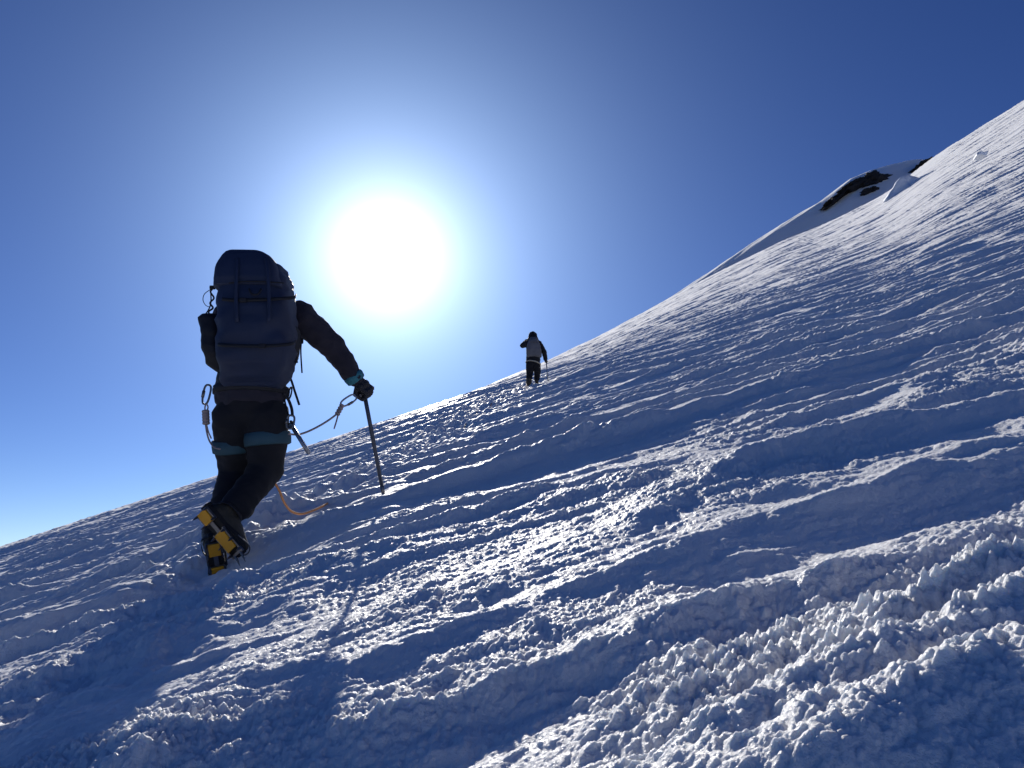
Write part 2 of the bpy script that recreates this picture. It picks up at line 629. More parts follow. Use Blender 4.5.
def simple_mat(name, col, rough=.7, spec=.3, metal=0.0, bump=0.0, scale=400.0, var=.25, sheen=0.0):
    m, nt, b = new_mat(name)
    N, L = nt.nodes, nt.links
    b.inputs['Roughness'].default_value = rough
    b.inputs['Specular IOR Level'].default_value = spec
    b.inputs['Metallic'].default_value = metal
    b.inputs['Sheen Weight'].default_value = sheen
    tc = N.new('ShaderNodeTexCoord')
    n = N.new('ShaderNodeTexNoise')
    n.inputs['Scale'].default_value = 9
    n.inputs['Detail'].default_value = 4
    L.new(tc.outputs['Object'], n.inputs['Vector'])
    mx = N.new('ShaderNodeMix')
    mx.data_type = 'RGBA'
    mx.inputs['A'].default_value = tuple(c * (1 - var) for c in col) + (1,)
    mx.inputs['B'].default_value = tuple(min(1, c * (1 + var)) for c in col) + (1,)
    L.new(n.outputs['Fac'], mx.inputs['Factor'])
    L.new(mx.outputs['Result'], b.inputs['Base Color'])
    if bump:
        n2 = N.new('ShaderNodeTexNoise')
        n2.inputs['Scale'].default_value = scale
        n2.inputs['Detail'].default_value = 2
        L.new(tc.outputs['Object'], n2.inputs['Vector'])
        bp = N.new('ShaderNodeBump')
        bp.inputs['Strength'].default_value = .6
        bp.inputs['Distance'].default_value = bump
        L.new(n2.outputs['Fac'], bp.inputs['Height'])
        L.new(bp.outputs['Normal'], b.inputs['Normal'])
    return m


M = {
    'rock': simple_mat('dark_rock', (.030, .029, .031), .9, .2, bump=.25, scale=1.2, var=.5),
    'ice': simple_mat('packed_snow', (.86, .89, .93), .6, .3, bump=.15, scale=2.0, var=.04),
    'skin': simple_mat('skin', (.42, .25, .18), .5, .4),
    'jacket': simple_mat('jacket_fabric', (.020, .018, .030), .75, .25, bump=.0006, scale=700, sheen=.08),
    'jacket_black': simple_mat('black_jacket_fabric', (.012, .012, .016), .75, .25, bump=.0006, scale=700, sheen=.05),
    'trousers': simple_mat('trouser_fabric', (.010, .011, .016), .8, .2, bump=.0006, scale=700, sheen=.05),
    'pack': simple_mat('pack_fabric', (.011, .020, .055), .6, .35, bump=.0008, scale=500, sheen=.02),
    'pack_black': simple_mat('black_pack_fabric', (.012, .013, .018), .65, .3, bump=.0008, scale=500),
    'pack_grey': simple_mat('grey_pack_fabric', (.13, .13, .145), .7, .3, bump=.001, scale=300),
    'web': simple_mat('black_webbing', (.015, .016, .022), .7, .3),
    'teal': simple_mat('teal_webbing', (.028, .075, .105), .7, .3, bump=.0004, scale=900),
    'cuff': simple_mat('teal_cuff_fabric', (.035, .17, .22), .7, .3),
    'beige': simple_mat('beige_webbing', (.42, .38, .30), .7, .3),
    'glove': simple_mat('glove_leather', (.016, .016, .022), .6, .4),
    'boot': simple_mat('boot_fabric', (.040, .034, .022), .6, .4, bump=.002, scale=220, var=.5),
    'rubber': simple_mat('boot_rubber', (.012, .012, .013), .7, .3),
    'steel': simple_mat('dark_steel', (.16, .16, .17), .4, .5, metal=.9),
    'alu': simple_mat('grey_aluminium', (.30, .32, .36), .35, .5, metal=.8),
    'axe': simple_mat('axe_shaft_paint', (.035, .045, .075), .4, .5),
    'yellow': simple_mat('yellow_plastic', (.60, .28, .012), .45, .4, var=.12),
    'rope': simple_mat('orange_rope_sheath', (.58, .27, .12), .8, .2, bump=.001, scale=600, var=.3),
    'cord': simple_mat('pale_cord', (.30, .25, .25), .8, .2, bump=.001, scale=600, var=.3),
    'wool': simple_mat('black_knit', (.014, .014, .018), .9, .1, bump=.001, scale=400),
}


def tube_bm(pts, radii, seg=8, bm=None, caps=True):
    """a round tube through points"""
    bm = bm or bmesh.new()
    pts = [Vector(p) for p in pts]
    if isinstance(radii, (int, float)):
        radii = [radii] * len(pts)
    rings = []
    prev = None
    for i, p in enumerate(pts):
        d = (pts[min(i + 1, len(pts) - 1)] - pts[max(i - 1, 0)]).normalized()
        if prev is None:
            a = d.orthogonal().normalized()
        else:
            a = (prev - d * prev.dot(d)).normalized()
        prev = a
        b = d.cross(a)
        rings.append([bm.verts.new(p + (a * math.cos(2 * math.pi * k / seg) + b * math.sin(2 * math.pi * k / seg)) * radii[i]) for k in range(seg)])
    for r0, r1 in zip(rings[:-1], rings[1:]):
        for k in range(seg):
            bm.faces.new((r0[k], r0[(k + 1) % seg], r1[(k + 1) % seg], r1[k]))
    if caps:
        bm.faces.new(list(reversed(rings[0])))
        bm.faces.new(rings[-1])
    return bm


def ribbon_bm(pts, width, thick, wdir, bm=None):
    """a flat strap through points"""
    bm = bm or bmesh.new()
    pts = [Vector(p) for p in pts]
    wdir = Vector(wdir).normalized()
    rings = []
    for i, p in enumerate(pts):
        d = (pts[min(i + 1, len(pts) - 1)] - pts[max(i - 1, 0)]).normalized()
        w = (wdir - d * wdir.dot(d)).normalized()
        n = d.cross(w)
        w = w * width / 2
        n = n * thick / 2
        rings.append([bm.verts.new(q) for q in (p - w - n, p + w - n, p + w + n, p - w + n)])
    for r0, r1 in zip(rings[:-1], rings[1:]):
        for k in range(4):
            bm.faces.new((r0[k], r0[(k + 1) % 4], r1[(k + 1) % 4], r1[k]))
    bm.faces.new(list(reversed(rings[0])))
    bm.faces.new(rings[-1])
    return bm


def smooth_path(pts, n=8):
    """Catmull-Rom through the points"""
    P = [Vector(p) for p in pts]
    P = [P[0] * 2 - P[1]] + P + [P[-1] * 2 - P[-2]]
    out = []
    for i in range(1, len(P) - 2):
        for k in range(n):
            t = k / n
            a, b, c, d = P[i - 1], P[i], P[i + 1], P[i + 2]
            out.append(.5 * ((2 * b) + (c - a) * t + (2 * a - 5 * b + 4 * c - d) * t * t + (3 * b - a - 3 * c + d) * t ** 3))
    out.append(P[-2])
    return out


def box_bm(c, size, ax=(1, 0, 0), up=(0, 0, 1), bevel=0.0, bm=None):
    own = bmesh.new()
    bmesh.ops.create_cube(own, size=1)
    X = Vector(ax).normalized()
    Z = Vector(up)
    Z = (Z - X * Z.dot(X)).normalized()
    Y = Z.cross(X)
    m = Matrix.Translation(Vector(c)) @ Matrix((X, Y, Z)).transposed().to_4x4() @ Matrix.Diagonal((*size, 1))
    bmesh.ops.transform(own, matrix=m, verts=own.verts)
    if bevel:
        bmesh.ops.bevel(own, geom=own.edges[:], offset=bevel, segments=2, affect='EDGES', profile=.6)
    if bm is None:
        return own
    tmp = bpy.data.meshes.new('tmp')
    own.to_mesh(tmp)
    own.free()
    bm.from_mesh(tmp)
    bpy.data.meshes.remove(tmp)
    return bm


class Blob:
    """many overlapping rounded pieces, grown together into one closed skin"""

    def __init__(self):
        self.bm = bmesh.new()

    def ball(self, p, r, sc=(1, 1, 1), rot=None):
        m = Matrix.Translation(Vector(p))
        if rot is not None:
            m = m @ rot.to_4x4()
        m = m @ Matrix.Diagonal((r * sc[0], r * sc[1], r * sc[2], 1))
        bmesh.ops.create_icosphere(self.bm, subdivisions=3, radius=1, matrix=m)
        return self

    def limb(self, pts, radii, sc=(1, 1, 1)):
        pts = [Vector(p) for p in pts]
        for (a, b, ra, rb) in zip(pts[:-1], pts[1:], radii[:-1], radii[1:]):
            n = max(2, int((b - a).length / (min(ra, rb) * .45)))
            for k in range(n + 1):
                f = k / n
                self.ball(a.lerp(b, f), ra + (rb - ra) * f, sc)
        return self

    def grow(self, name, mat, parent, origin, voxel=.012, smooth=4, folds=0.0, fold_scale=(9, 9, 5), seed=0):
        me = bpy.data.meshes.new('blob')
        self.bm.to_mesh(me)
        self.bm.free()
        ob = bpy.data.objects.new('blob', me)
        C.objects.link(ob)
        rm = ob.modifiers.new('r', 'REMESH')
        rm.mode = 'VOXEL'
        rm.voxel_size = voxel
        rm.adaptivity = 0
        if smooth:
            sm = ob.modifiers.new('s', 'SMOOTH')
            sm.factor = .5
            sm.iterations = smooth
        dg = bpy.context.evaluated_depsgraph_get()
        new = bpy.data.meshes.new_from_object(ob.evaluated_get(dg))
        bpy.data.objects.remove(ob)
        bpy.data.meshes.remove(me)
        org = Vector(origin)
        if folds:
            nv = [v.normal.copy() for v in new.vertices]
            for v, n in zip(new.vertices, nv):
                p = v.co
                q = Vector((p.x * fold_scale[0], p.y * fold_scale[1], p.z * fold_scale[2] + seed))
                a = 1 - abs(mnoise.noise(q)) * 2.2
                b_ = mnoise.noise(q * 2.3)
                v.co = p + n * folds * (a * .7 + b_ * .5)
        for v in new.vertices:
            v.co = v.co - org
        new.name = name
        new.materials.clear()
        new.materials.append(mat)
        new.polygons.foreach_set('use_smooth', np.ones(len(new.polygons), dtype=bool))
        o = bpy.data.objects.new(name, new)
        C.objects.link(o)
        if parent is not None:
            o.parent = parent
        else:
            o.location = org
        return o


def loft(rows, seg=40, power=3.2, folds=0.0, seed=0, origin=(0, 0, 0), sub=5):
    """closed skin through rounded-box sections: rows of (left point, right point, y near, y far)"""
    bm = bmesh.new()
    fr = []
    for a, b in zip(rows[:-1], rows[1:]):
        for k in range(sub):
            f = k / sub
            fr.append((a[0].lerp(b[0], f), a[1].lerp(b[1], f), a[2] + (b[2] - a[2]) * f, a[3] + (b[3] - a[3]) * f))
    fr.append(rows[-1])
    org = Vector(origin)
    rings = []
    for (l, r_, y0, y1) in fr:
        c = (l + r_) / 2
        hx = (r_ - l) / 2
        hx.z = 0
        cy, hy = (y0 + y1) / 2, (y1 - y0) / 2
        ring = []
        for k in range(seg):
            t = 2 * math.pi * k / seg
            ct, st = math.cos(t), math.sin(t)
            px = math.copysign(abs(ct) ** (2 / power), ct)
            py = math.copysign(abs(st) ** (2 / power), st)
            p = Vector((c.x + hx.x * px, cy + hy * py, c.z + hx.z * px))
            if folds:
                n = Vector((px, py, 0)).normalized()
                q = Vector((p.x * 7, p.y * 7, p.z * 11 + seed))
                p = p + n * folds * (1 - abs(mnoise.noise(q)) * 2.4 + .6 * mnoise.noise(q * 2.7))
            ring.append(bm.verts.new(p - org))
        rings.append(ring)
    for r0, r1 in zip(rings[:-1], rings[1:]):
        for k in range(seg):
            bm.faces.new((r0[k], r0[(k + 1) % seg], r1[(k + 1) % seg], r1[k]))
    for ring, flip in ((rings[0], True), (rings[-1], False)):
        c = sum((v.co for v in ring), Vector()) / seg
        cv = bm.verts.new(c)
        for k in range(seg):
            bm.faces.new((ring[k], ring[(k + 1) % seg], cv))
    bmesh.ops.recalc_face_normals(bm, faces=bm.faces)
    return bm


# ------------------------------------------------------------------ rocks and snow blocks on the skyline
def rock(u, v, w_px, h_px, tilt, seed, label, fn=dome_h, t0=196, t1=330, mat='rock', name='rock_outcrop', cat='rock', group='dark rocks on the skyline'):
    p = march(fn, u, v, t0, t1)
    dist = p.length
    sx, sz = w_px / FPX * dist / 2, h_px / FPX * dist / 2
    bm = bmesh.new()
    bmesh.ops.create_icosphere(bm, subdivisions=4, radius=1)
    rm = Matrix.Rotation(-tilt, 3, 'Y')
    for vt in bm.verts:
        q = vt.co.copy()
        k = 1 + .45 * mnoise.noise(q * 1.3 + Vector((seed, 0, 0))) + .30 * mnoise.noise(q * 3.1 + Vector((0, seed, 0))) + .16 * mnoise.noise(q * 7 + Vector((0, 0, seed)))
        cell = mnoise.cell(q * 2.2 + Vector((seed, seed, 0)))
        k += .16 * cell + .22 * mnoise.noise(q * 5.0 + Vector((seed, 2, 1)))
        q = q * k
        q = Vector((q.x * sx, q.y * sx * .7, q.z * sz))
        vt.co = rm @ q
    o = link_mesh(name, bm, M[mat], None, p, smooth=False)
    return tag(o, label, cat, group)


rock(858, 186, 30, 11, rad(22), 3.1, 'dark jagged rock band above the small rock on the snowy shoulder')
rock(874, 181, 22, 13, rad(10), 8.4, 'tallest dark rock, standing at the right end of the band on the snowy shoulder')
rock(836, 200, 32, 6, rad(33), 5.7, 'thin dark rock rib running down left of the main rock band')
rock(871, 191, 15, 6, rad(15), 9.9, 'small flat dark rock in the snow just below the main rock band')
rock(923, 169, 30, 11, rad(30), 2.6, 'dark rock leaning against the right-hand snow slope, behind the ice block', t0=196, t1=300)


def ice_block(u, v, pts, depth, label, r_at):
    """a wedge of snow: outline corners in px offsets, real thickness"""
    d = ray(u, v)
    t = r_at / math.hypot(d[0], d[1])
    p = Vector((d[0] * t, d[1] * t, CAM_H + d[2] * t))
    k = t / FPX
    bm = bmesh.new()
    fr = [bm.verts.new(Vector((x * k, (.0 if i % 2 else -.15) * depth, -y * k))) for i, (x, y) in enumerate(pts)]
    bk = [bm.verts.new(Vector((x * k * .8 + .10 * depth, depth, -y * k * .75 - .1))) for (x, y) in pts]
    n = len(pts)
    bm.faces.new(fr)
    bm.faces.new(list(reversed(bk)))
    for i in range(n):
        bm.faces.new((fr[i], bk[i], bk[(i + 1) % n], fr[(i + 1) % n]))
    bmesh.ops.recalc_face_normals(bm, faces=bm.faces)
    bmesh.ops.triangulate(bm, faces=bm.faces)
    bmesh.ops.subdivide_edges(bm, edges=bm.edges, cuts=3, use_grid_fill=True)
    for vt in bm.verts:
        vt.co += Vector((mnoise.noise(vt.co * .9), mnoise.noise(vt.co * .9 + Vector((5, 0, 0))), mnoise.noise(vt.co * .9 + Vector((0, 9, 0))))) * (.35 if depth > 2 else .12)
    o = link_mesh('ice_block', bm, M['ice'], None, p)
    return tag(o, label, 'ice block')


ice_block(901, 190, [(-18, 14), (-10, 0), (1, -15), (9, -16), (17, -11), (24, -6), (10, 6)], 5.0, 'large pale wedge of snow standing up at the foot of the leaning rock', 138.0)
ice_block(981, 153, [(-4, 2.5), (-3, -1), (0, -2.5), (3, -1.5), (7, -2.5), (5, 2.5)], 1.2, 'tiny bright lump of snow high on the right-hand slope', 100.0)


# ------------------------------------------------------------------ people
def hand_blob(bl, wrist, grip, axis, palm_dir, s=1.0):
    """a gloved hand closed round a bar: palm, four unequal bent fingers, a thumb. axis: along the knuckles"""
    W, G = Vector(wrist), Vector(grip)
    A = Vector(axis).normalized()
    P = Vector(palm_dir)
    P = (P - A * P.dot(A)).normalized()          # from the bar towards the back of the hand
    Q = A.cross(P)                               # the way the fingers lead round the bar
    rb = .017 * s
    back = G + P * (rb + .016 * s)
    bl.ball(G, .026 * s)
    bl.limb([W, W.lerp(back, .5), back], [.030 * s, .030 * s, .030 * s])
    bl.limb([back - A * .026 * s, back + A * .026 * s], [.021 * s, .021 * s])
    for i, (off, ln) in enumerate(((-.033, .92), (-.011, 1.05), (.011, 1.0), (.032, .80))):
        o = A * off * s
        k = G + o
        pts = [k + P * (rb + .012 * s), k + P * (rb * .7) + Q * (rb + .014 * s) * ln, k - P * (rb * .7) + Q * (rb + .011 * s) * ln, k - P * (rb + .009 * s) + Q * .004 * s * ln]
        bl.limb(pts, [.0125 * s, .0118 * s, .0112 * s, .0102 * s])
    th = [W.lerp(back, .55) - A * .022 * s, G - A * .036 * s - Q * (rb + .012 * s), G - A * .026 * s - P * (rb + .010 * s) - Q * .004 * s]
    bl.limb(th, [.015 * s, .0125 * s, .0105 * s])


def open_hand(bl, wrist, d, side, s=1.0):
    """a relaxed hand, fingers slightly curled"""
    W = Vector(wrist)
    D = Vector(d).normalized()
    S = Vector(side)
    S = (S - D * S.dot(D)).normalized()
    N = D.cross(S)
    bl.limb([W, W + D * .075 * s], [.028 * s, .032 * s])
    for off, ln in ((-.033, .065), (-.011, .078), (.011, .074), (.032, .058)):
        b = W + D * .08 * s + S * off * s
        bl.limb([b, b + D * ln * .55 * s + N * .008 * s, b + D * ln * .9 * s + N * .03 * s], [.011 * s, .010 * s, .009 * s])
    b = W + D * .03 * s - S * .03 * s
    bl.limb([b, b - S * .028 * s + D * .03 * s, b - S * .03 * s + D * .06 * s + N * .01 * s], [.014 * s, .012 * s, .010 * s])


def foot_axes(toe, up):
    X = Vector(toe).normalized()
    Z = Vector(up)
    Z = (Z - X * Z.dot(X)).normalized()
    return X, Z.cross(X), Z


def make_boot(root, origin, ankle, toe, up, s=1.0, fine=True):
    """a mountain boot with a strapped-on crampon; ankle = joint centre"""
    X, Y, Z = foot_axes(toe, up)
    A = Vector(ankle)

    def L(x, y, z):
        return A + (X * x + Y * y + Z * z) * s
    b = Blob()
    b.limb([L(-.005, 0, .13), L(-.012, 0, .05), L(-.02, 0, -.02)], [.062 * s, .060 * s, .056 * s])
    b.limb([L(-.035, 0, -.05), L(.03, 0, -.05), L(.10, 0, -.062), L(.165, 0, -.072)], [.046 * s, .050 * s, .047 * s, .036 * s])
    b.limb([L(.0, 0, -.005), L(.07, 0, -.035), L(.12, 0, -.052)], [.053 * s, .047 * s, .040 * s])
    boot = b.grow('boot', M['boot'], root, origin, voxel=.009 * s, smooth=3, folds=.003 * s, fold_scale=(30, 30, 30))
    # sole: a thick outline that narrows at the waist of the foot
    out = [(-.085, -.018), (-.075, -.036), (-.03, -.040), (.04, -.038), (.11, -.050), (.17, -.042), (.205, -.016), (.205, .016), (.17, .042), (.11, .050), (.04, .038), (-.03, .040), (-.075, .036), (-.085, .018)]
    bm = bmesh.new()
    lo = [bm.verts.new(L(x, y, -.118) - Vector(origin)) for x, y in out]
    hi = [bm.verts.new(L(x * 1.0, y * 1.04, -.088) - Vector(origin)) for x, y in out]
    bm.faces.new(lo)
    bm.faces.new(hi)
    for i in range(len(out)):
        j = (i + 1) % len(out)
        bm.faces.new((lo[i], lo[j], hi[j], hi[i]))
    bmesh.ops.recalc_face_normals(bm, faces=bm.faces)
    so = link_mesh('sole', bm, M['rubber'], boot, smooth=False)
    # laces and a cuff strap on the boot
    if fine:
        for k, (zz, xx) in enumerate(((.02, .055), (-.005, .066), (-.028, .085))):
            bm = tube_bm([L(xx - .012, -.034, zz) - Vector(origin), L(xx + .004, 0, zz + .006) - Vector(origin), L(xx - .012, .034, zz) - Vector(origin)], .0035 * s, 6)
            link_mesh('lace', bm, M['steel'], boot)
    # crampon
    O = Vector(origin)
    bm = bmesh.new()
    for y in (-.034, .034):
        box_bm(L(.12, y, -.125) - O, (.15 * s, .008 * s, .014 * s), X, Z, bm=bm)
        box_bm(L(-.045, y, -.125) - O, (.07 * s, .008 * s, .014 * s), X, Z, bm=bm)
    box_bm(L(.04, 0, -.124) - O, (.13 * s, .022 * s, .005 * s), X, Z, bm=bm)
    for x in (.055, .115, .185, -.015, -.075):
        box_bm(L(x, 0, -.1245) - O, (.013 * s, .069 * s, .006 * s), X, Z, bm=bm)
    cr = link_mesh('crampon', bm, M['steel'], root, smooth=False)

    def spike(p, q, w):
        bm2 = tube_bm([L(*p) - O, (L(*p).lerp(L(*q), .5)) - O, L(*q) - O], [w * s, w * .75 * s, w * .15 * s], 5)
        link_mesh('spike', bm2, M['steel'], cr, smooth=False)
    for y in (-.034, .034):
        for x in (.06, .115, .175, -.015, -.075):
            spike((x, y, -.128), (x + .004, y * 1.12, -.168), .0075)
    for y in (-.02, .02):
        spike((.19, y, -.125), (.245, y, -.145), .007)
    if fine:
        for (x, ln, wd) in ((.105, .105, .060), (-.045, .068, .056)):
            bm2 = box_bm(L(x, 0, -.134) - O, (ln * s, wd * s, .011 * s), X, Z, bevel=.004 * s)
            link_mesh('snow_plate', bm2, M['yellow'], cr, smooth=False)
        bm2 = box_bm(L(-.093, 0, -.075) - O, (.018 * s, .045 * s, .04 * s), X, Z, bevel=.006 * s)
        link_mesh('heel_lever', bm2, M['rubber'], cr, smooth=False)
        bm2 = ribbon_bm([q - O for q in smooth_path([L(-.09, .0, -.06), L(-.05, .058, -.02), L(.04, .056, .0), L(.066, .0, .01), L(.04, -.056, .0), L(-.05, -.058, -.02), L(-.09, 0, -.06)], 5)], .018 * s, .003 * s, Z)
        link_mesh('crampon_strap', bm2, M['web'], cr)
        bm2 = tube_bm([q - O for q in smooth_path([L(.12, .05, -.10), L(.19, .038, -.072), L(.213, 0, -.068), L(.19, -.038, -.072), L(.12, -.05, -.10)], 5)], .0035 * s, 6)
        link_mesh('toe_bail', bm2, M['steel'], cr)


def make_head(bl, c, fwd, r=.098):
    F = Vector(fwd).normalized()
    Z = Vector((0, 0, 1))
    S = F.cross(Z).normalized()
    U = S.cross(F)
    bl.ball(c, r, (.82, .98, 1.08))
    bl.ball(c + F * .03 - U * .055, r * .66, (.85, .9, .9))                       # jaw
    bl.limb([c + F * .088 + U * .012, c + F * .108 - U * .022], [.012, .017])     # nose
    for sg in (-1, 1):
        bl.ball(c + F * .078 + S * .034 * sg + U * .028, .018, (1.3, .8, .7))      # brow
        bl.ball(c + F * .080 + S * .031 * sg + U * .008, .0125)                    # eye
        bl.ball(c + S * .082 * sg - U * .008, .026, (.45, .8, 1.15))               # ear
    bl.limb([c + F * .088 - U * .052 - S * .02, c + F * .092 - U * .052 + S * .02], [.009, .009])   # lips
    bl.ball(c + F * .080 - U * .086, .020)                                         # chin


def make_person(label, group, origin, J, mats, s_th=1.0, hand_fn=None, fine=True, hood=False, vox=.011):
    """J: joints. One continuous body; clothes, gloves and boots are its children."""
    O = Vector(origin)
    b = Blob()
    b.limb([J['pelvis'], J['waist'], J['chest'], J['neck0']], [.130, .125, .140, .075], (1.1, .80, 1))
    b.limb([J['neck0'], J['neck1']], [.056, .054])
    make_head(b, J['head'], J['look'])
    for sd_ in ('l', 'r'):
        b.limb([J['chest'].lerp(J['sh_' + sd_], .4), J['sh_' + sd_]], [.075, .062])
        b.limb([J['sh_' + sd_], J['el_' + sd_], J['wr_' + sd_]], [.055, .043, .030])
        b.limb([J['wr_' + sd_], J['ha_' + sd_]], [.028, .022])
        b.limb([J['hip_' + sd_], J['kn_' + sd_], J['an_' + sd_]], [.088, .060, .042])
        b.limb([J['an_' + sd_], J['an_' + sd_] + J['toe_' + sd_].normalized() * .10 - J['up_' + sd_].normalized() * .055], [.042, .030])
    body = b.grow('person', M['skin'], None, O, voxel=vox, smooth=2)
    tag(body, label, 'person', group)
    # jacket
    b = Blob()
    b.limb([J['hem'], J['waist'], J['chest'], J['neck0']], [.184, .172, .178, .105], (1.12, .84, 1))
    for sd_ in ('l', 'r'):
        b.limb([J['chest'].lerp(J['sh_' + sd_], .3), J['sh_' + sd_]], [.115, .092])
        cuff = J['el_' + sd_].lerp(J['wr_' + sd_], .93)
        b.limb([J['sh_' + sd_], J['sh_' + sd_].lerp(J['el_' + sd_], .5), J['el_' + sd_], cuff], [.096, .086, .074, .058])
    b.limb([J['neck0'], J['neck1']], [.085, .080])
    if hood:
        b.ball(J['head'] + Vector((0, -.02, -.01)), .130, (.98, 1.0, 1.05))
        b.limb([J['head'] + Vector((0, -.05, -.04)), J['neck0'] + Vector((0, -.08, -.03))], [.12, .165], (1.05, .8, 1))
    b.grow('jacket', mats['jacket'], body, O, voxel=vox, smooth=4, folds=.011, fold_scale=(8, 8, 14), seed=3)
    if not hood:
        b = Blob()
        b.ball(J['head'] + Vector((0, -.012, .030)), .112, (.90, 1.0, .92))
        b.grow('knit_hat', M['wool'], body, O, voxel=.01, smooth=2)
    # trousers
    b = Blob()
    b.limb([J['pelvis'] + Vector((0, 0, .06)), J['pelvis']], [.150, .160], (1.14, .86, 1))
    for sd_ in ('l', 'r'):
        k1 = J['kn_' + sd_].lerp(J['an_' + sd_], .80)
        b.limb([J['hip_' + sd_], J['hip_' + sd_].lerp(J['kn_' + sd_], .55), J['kn_' + sd_], J['kn_' + sd_].lerp(J['an_' + sd_], .45), k1], [.122 * s_th, .112 * s_th, .096 * s_th, .086 * s_th, .082 * s_th])
    b.grow('trousers', mats['trousers'], body, O, voxel=vox, smooth=4, folds=.010, fold_scale=(7, 7, 11), seed=8)
    # gloves
    for sd_ in ('l', 'r'):
        b = Blob()
        hand_fn(b, sd_, J)
        g = b.grow('glove', M['glove'], body, O, voxel=.0042, smooth=2)
        c0, c1 = J['el_' + sd_].lerp(J['wr_' + sd_], .82), J['el_' + sd_].lerp(J['wr_' + sd_], 1.04)
        bm = tube_bm([c0 - O, c0.lerp(c1, .3) - O, c0.lerp(c1, .9) - O, c1 - O], [.060, .066, .060, .050], 18)
        link_mesh('cuff', bm, M['cuff'] if fine else M['glove'], g)
    for sd_ in ('l', 'r'):
        make_boot(body, O, J['an_' + sd_], J['toe_' + sd_], J['up_' + sd_], 1.1 if fine else 1.0, fine)
    return body


def ring_path(c, a, b_, ra, rb, n=20):
    return [Vector(c) + Vector(a) * ra * math.cos(2 * math.pi * k / n) + Vector(b_) * rb * math.sin(2 * math.pi * k / n) for k in range(n + 1)]


# ---- the near climber


def B(u, v, dy):
    return at(u, v, Y0 + dy)


near_org = Vector((fx, Y0, gz(fx, Y0)))
J = dict(
    pelvis=B(250, 402, .04), hem=B(251, 392, .04), waist=B(252, 368, .06), chest=B(256, 322, .14), neck0=B(258, 304, .18), neck1=B(258, 292, .21), head=B(257, 276, .24),
    look=Vector((-.05, 1, .12)),
    sh_l=B(229, 318, .15), el_l=B(226, 352, .30), wr_l=B(238, 352, .50), ha_l=B(246, 350, .57),
    sh_r=B(300, 317, .12), el_r=B(333, 347, .26), wr_r=B(356, 380, .36), ha_r=B(364, 392, .40),
    hip_l=B(234, 416, .04), kn_l=B(236, 470, .26), an_l=B(215, 545, .04),
    hip_r=B(267, 416, .04), kn_r=B(266, 470, .15), an_r=B(228, 516, -.12),
    toe_l=Vector((.02, .52, -.85)), up_l=Vector((-.35, .75, .45)),
    toe_r=Vector((.66, .10, -.74)), up_r=Vector((.25, .90, .32)),
)
AXE_TIP = BERM[0], BERM[1] - .02
axe_tip = at(383, 492, BERM[1] - .02)
axe_head = J['ha_r'] + Vector((.0, .0, .0))
axe_dir = (axe_tip - axe_head).normalized()
axe_fwd = Vector((.25, .97, 0))
axe_fwd = (axe_fwd - axe_dir * axe_fwd.dot(axe_dir)).normalized()


def near_hands(b, sd_, J):
    if sd_ == 'r':
        hand_blob(b, J['wr_r'], axe_head, axe_fwd, -axe_dir + Vector((0, -.25, .2)), 1.32)
    else:
        open_hand(b, J['wr_l'], J['ha_l'] - J['wr_l'], (0, .2, 1))


near = make_person('near climber in dark clothes stepping up in crampons, one arm out to an ice axe', None, near_org, J,
                   {'jacket': M['jacket'], 'trousers': M['trousers']}, hand_fn=near_hands)
NO = near_org


# harness worn by the near climber: belt, two leg loops
def band(name, cpts, ra, width, thick, mat, parent, tilt=(0, 0, 1), n=36, org=NO):
    c, ax = cpts
    Zv = Vector(tilt).normalized()
    Xv = Vector((1, 0, 0))
    Xv = (Xv - Zv * Xv.dot(Zv)).normalized()
    Yv = Zv.cross(Xv)
    bm = bmesh.new()
    rings = []
    for k in range(n):
        t = 2 * math.pi * k / n
        wob = 1 + .02 * math.sin(3 * t)
        d = Xv * math.cos(t) * ra[0] * wob + Yv * math.sin(t) * ra[1] * wob
        nn = (Xv * math.cos(t) / ra[0] + Yv * math.sin(t) / ra[1]).normalized()
        p = Vector(c) + d - Vector(org)
        rings.append([bm.verts.new(p + Zv * width / 2 - nn * thick * .5), bm.verts.new(p + Zv * width * .42 + nn * thick), bm.verts.new(p + nn * thick * 1.3),
                      bm.verts.new(p - Zv * width * .42 + nn * thick), bm.verts.new(p - Zv * width / 2 - nn * thick * .5)])
    for k in range(n):
        a, b2 = rings[k], rings[(k + 1) % n]
        for i in range(4):
            bm.faces.new((a[i], b2[i], b2[i + 1], a[i + 1]))
        bm.faces.new((a[4], b2[4], b2[0], a[0]))
    bmesh.ops.recalc_face_normals(bm, faces=bm.faces)
    return link_mesh(name, bm, mat, parent)


har = band('harness_belt', (B(251, 391, .04), None), (.212, .158), .05, .008, M['web'], near)
lp = [(J['hip_l'].lerp(J['kn_l'], .53) + Vector((-.005, 0, 0)), (.118, .120), (-.06, -.30, 1)), (J['hip_r'].lerp(J['kn_r'], .42) + Vector((.004, 0, .0)), (.124, .124), (-.10, -.10, 1))]
for c, ra, tl in lp:
    band('leg_loop', (c, None), ra, .082, .008, M['teal'], har, tilt=tl)
bm = ring_path(B(290, 393, .02), (0, .9, .1), (.15, 0, 1), .03, .035, 12)
link_mesh('gear_loop', tube_bm([p - NO for p in bm], .005, 6), M['web'], har)

# ---- big backpack
PD = -.27
PY0, PY1 = Y0 - .32, Y0 + .03
pack_root = empty('backpack', B(256, 345, PD))
PO = pack_root.location.copy()
tag(pack_root, 'tall dark navy backpack with a high lid on the near climber', 'backpack')


def prow(v, xl, xr, y0, y1):
    return (B(xl, v, y0 * .75 + y1 * .25), B(xr, v, y0 * .25 + y1 * .75), Y0 + y0, Y0 + y1)


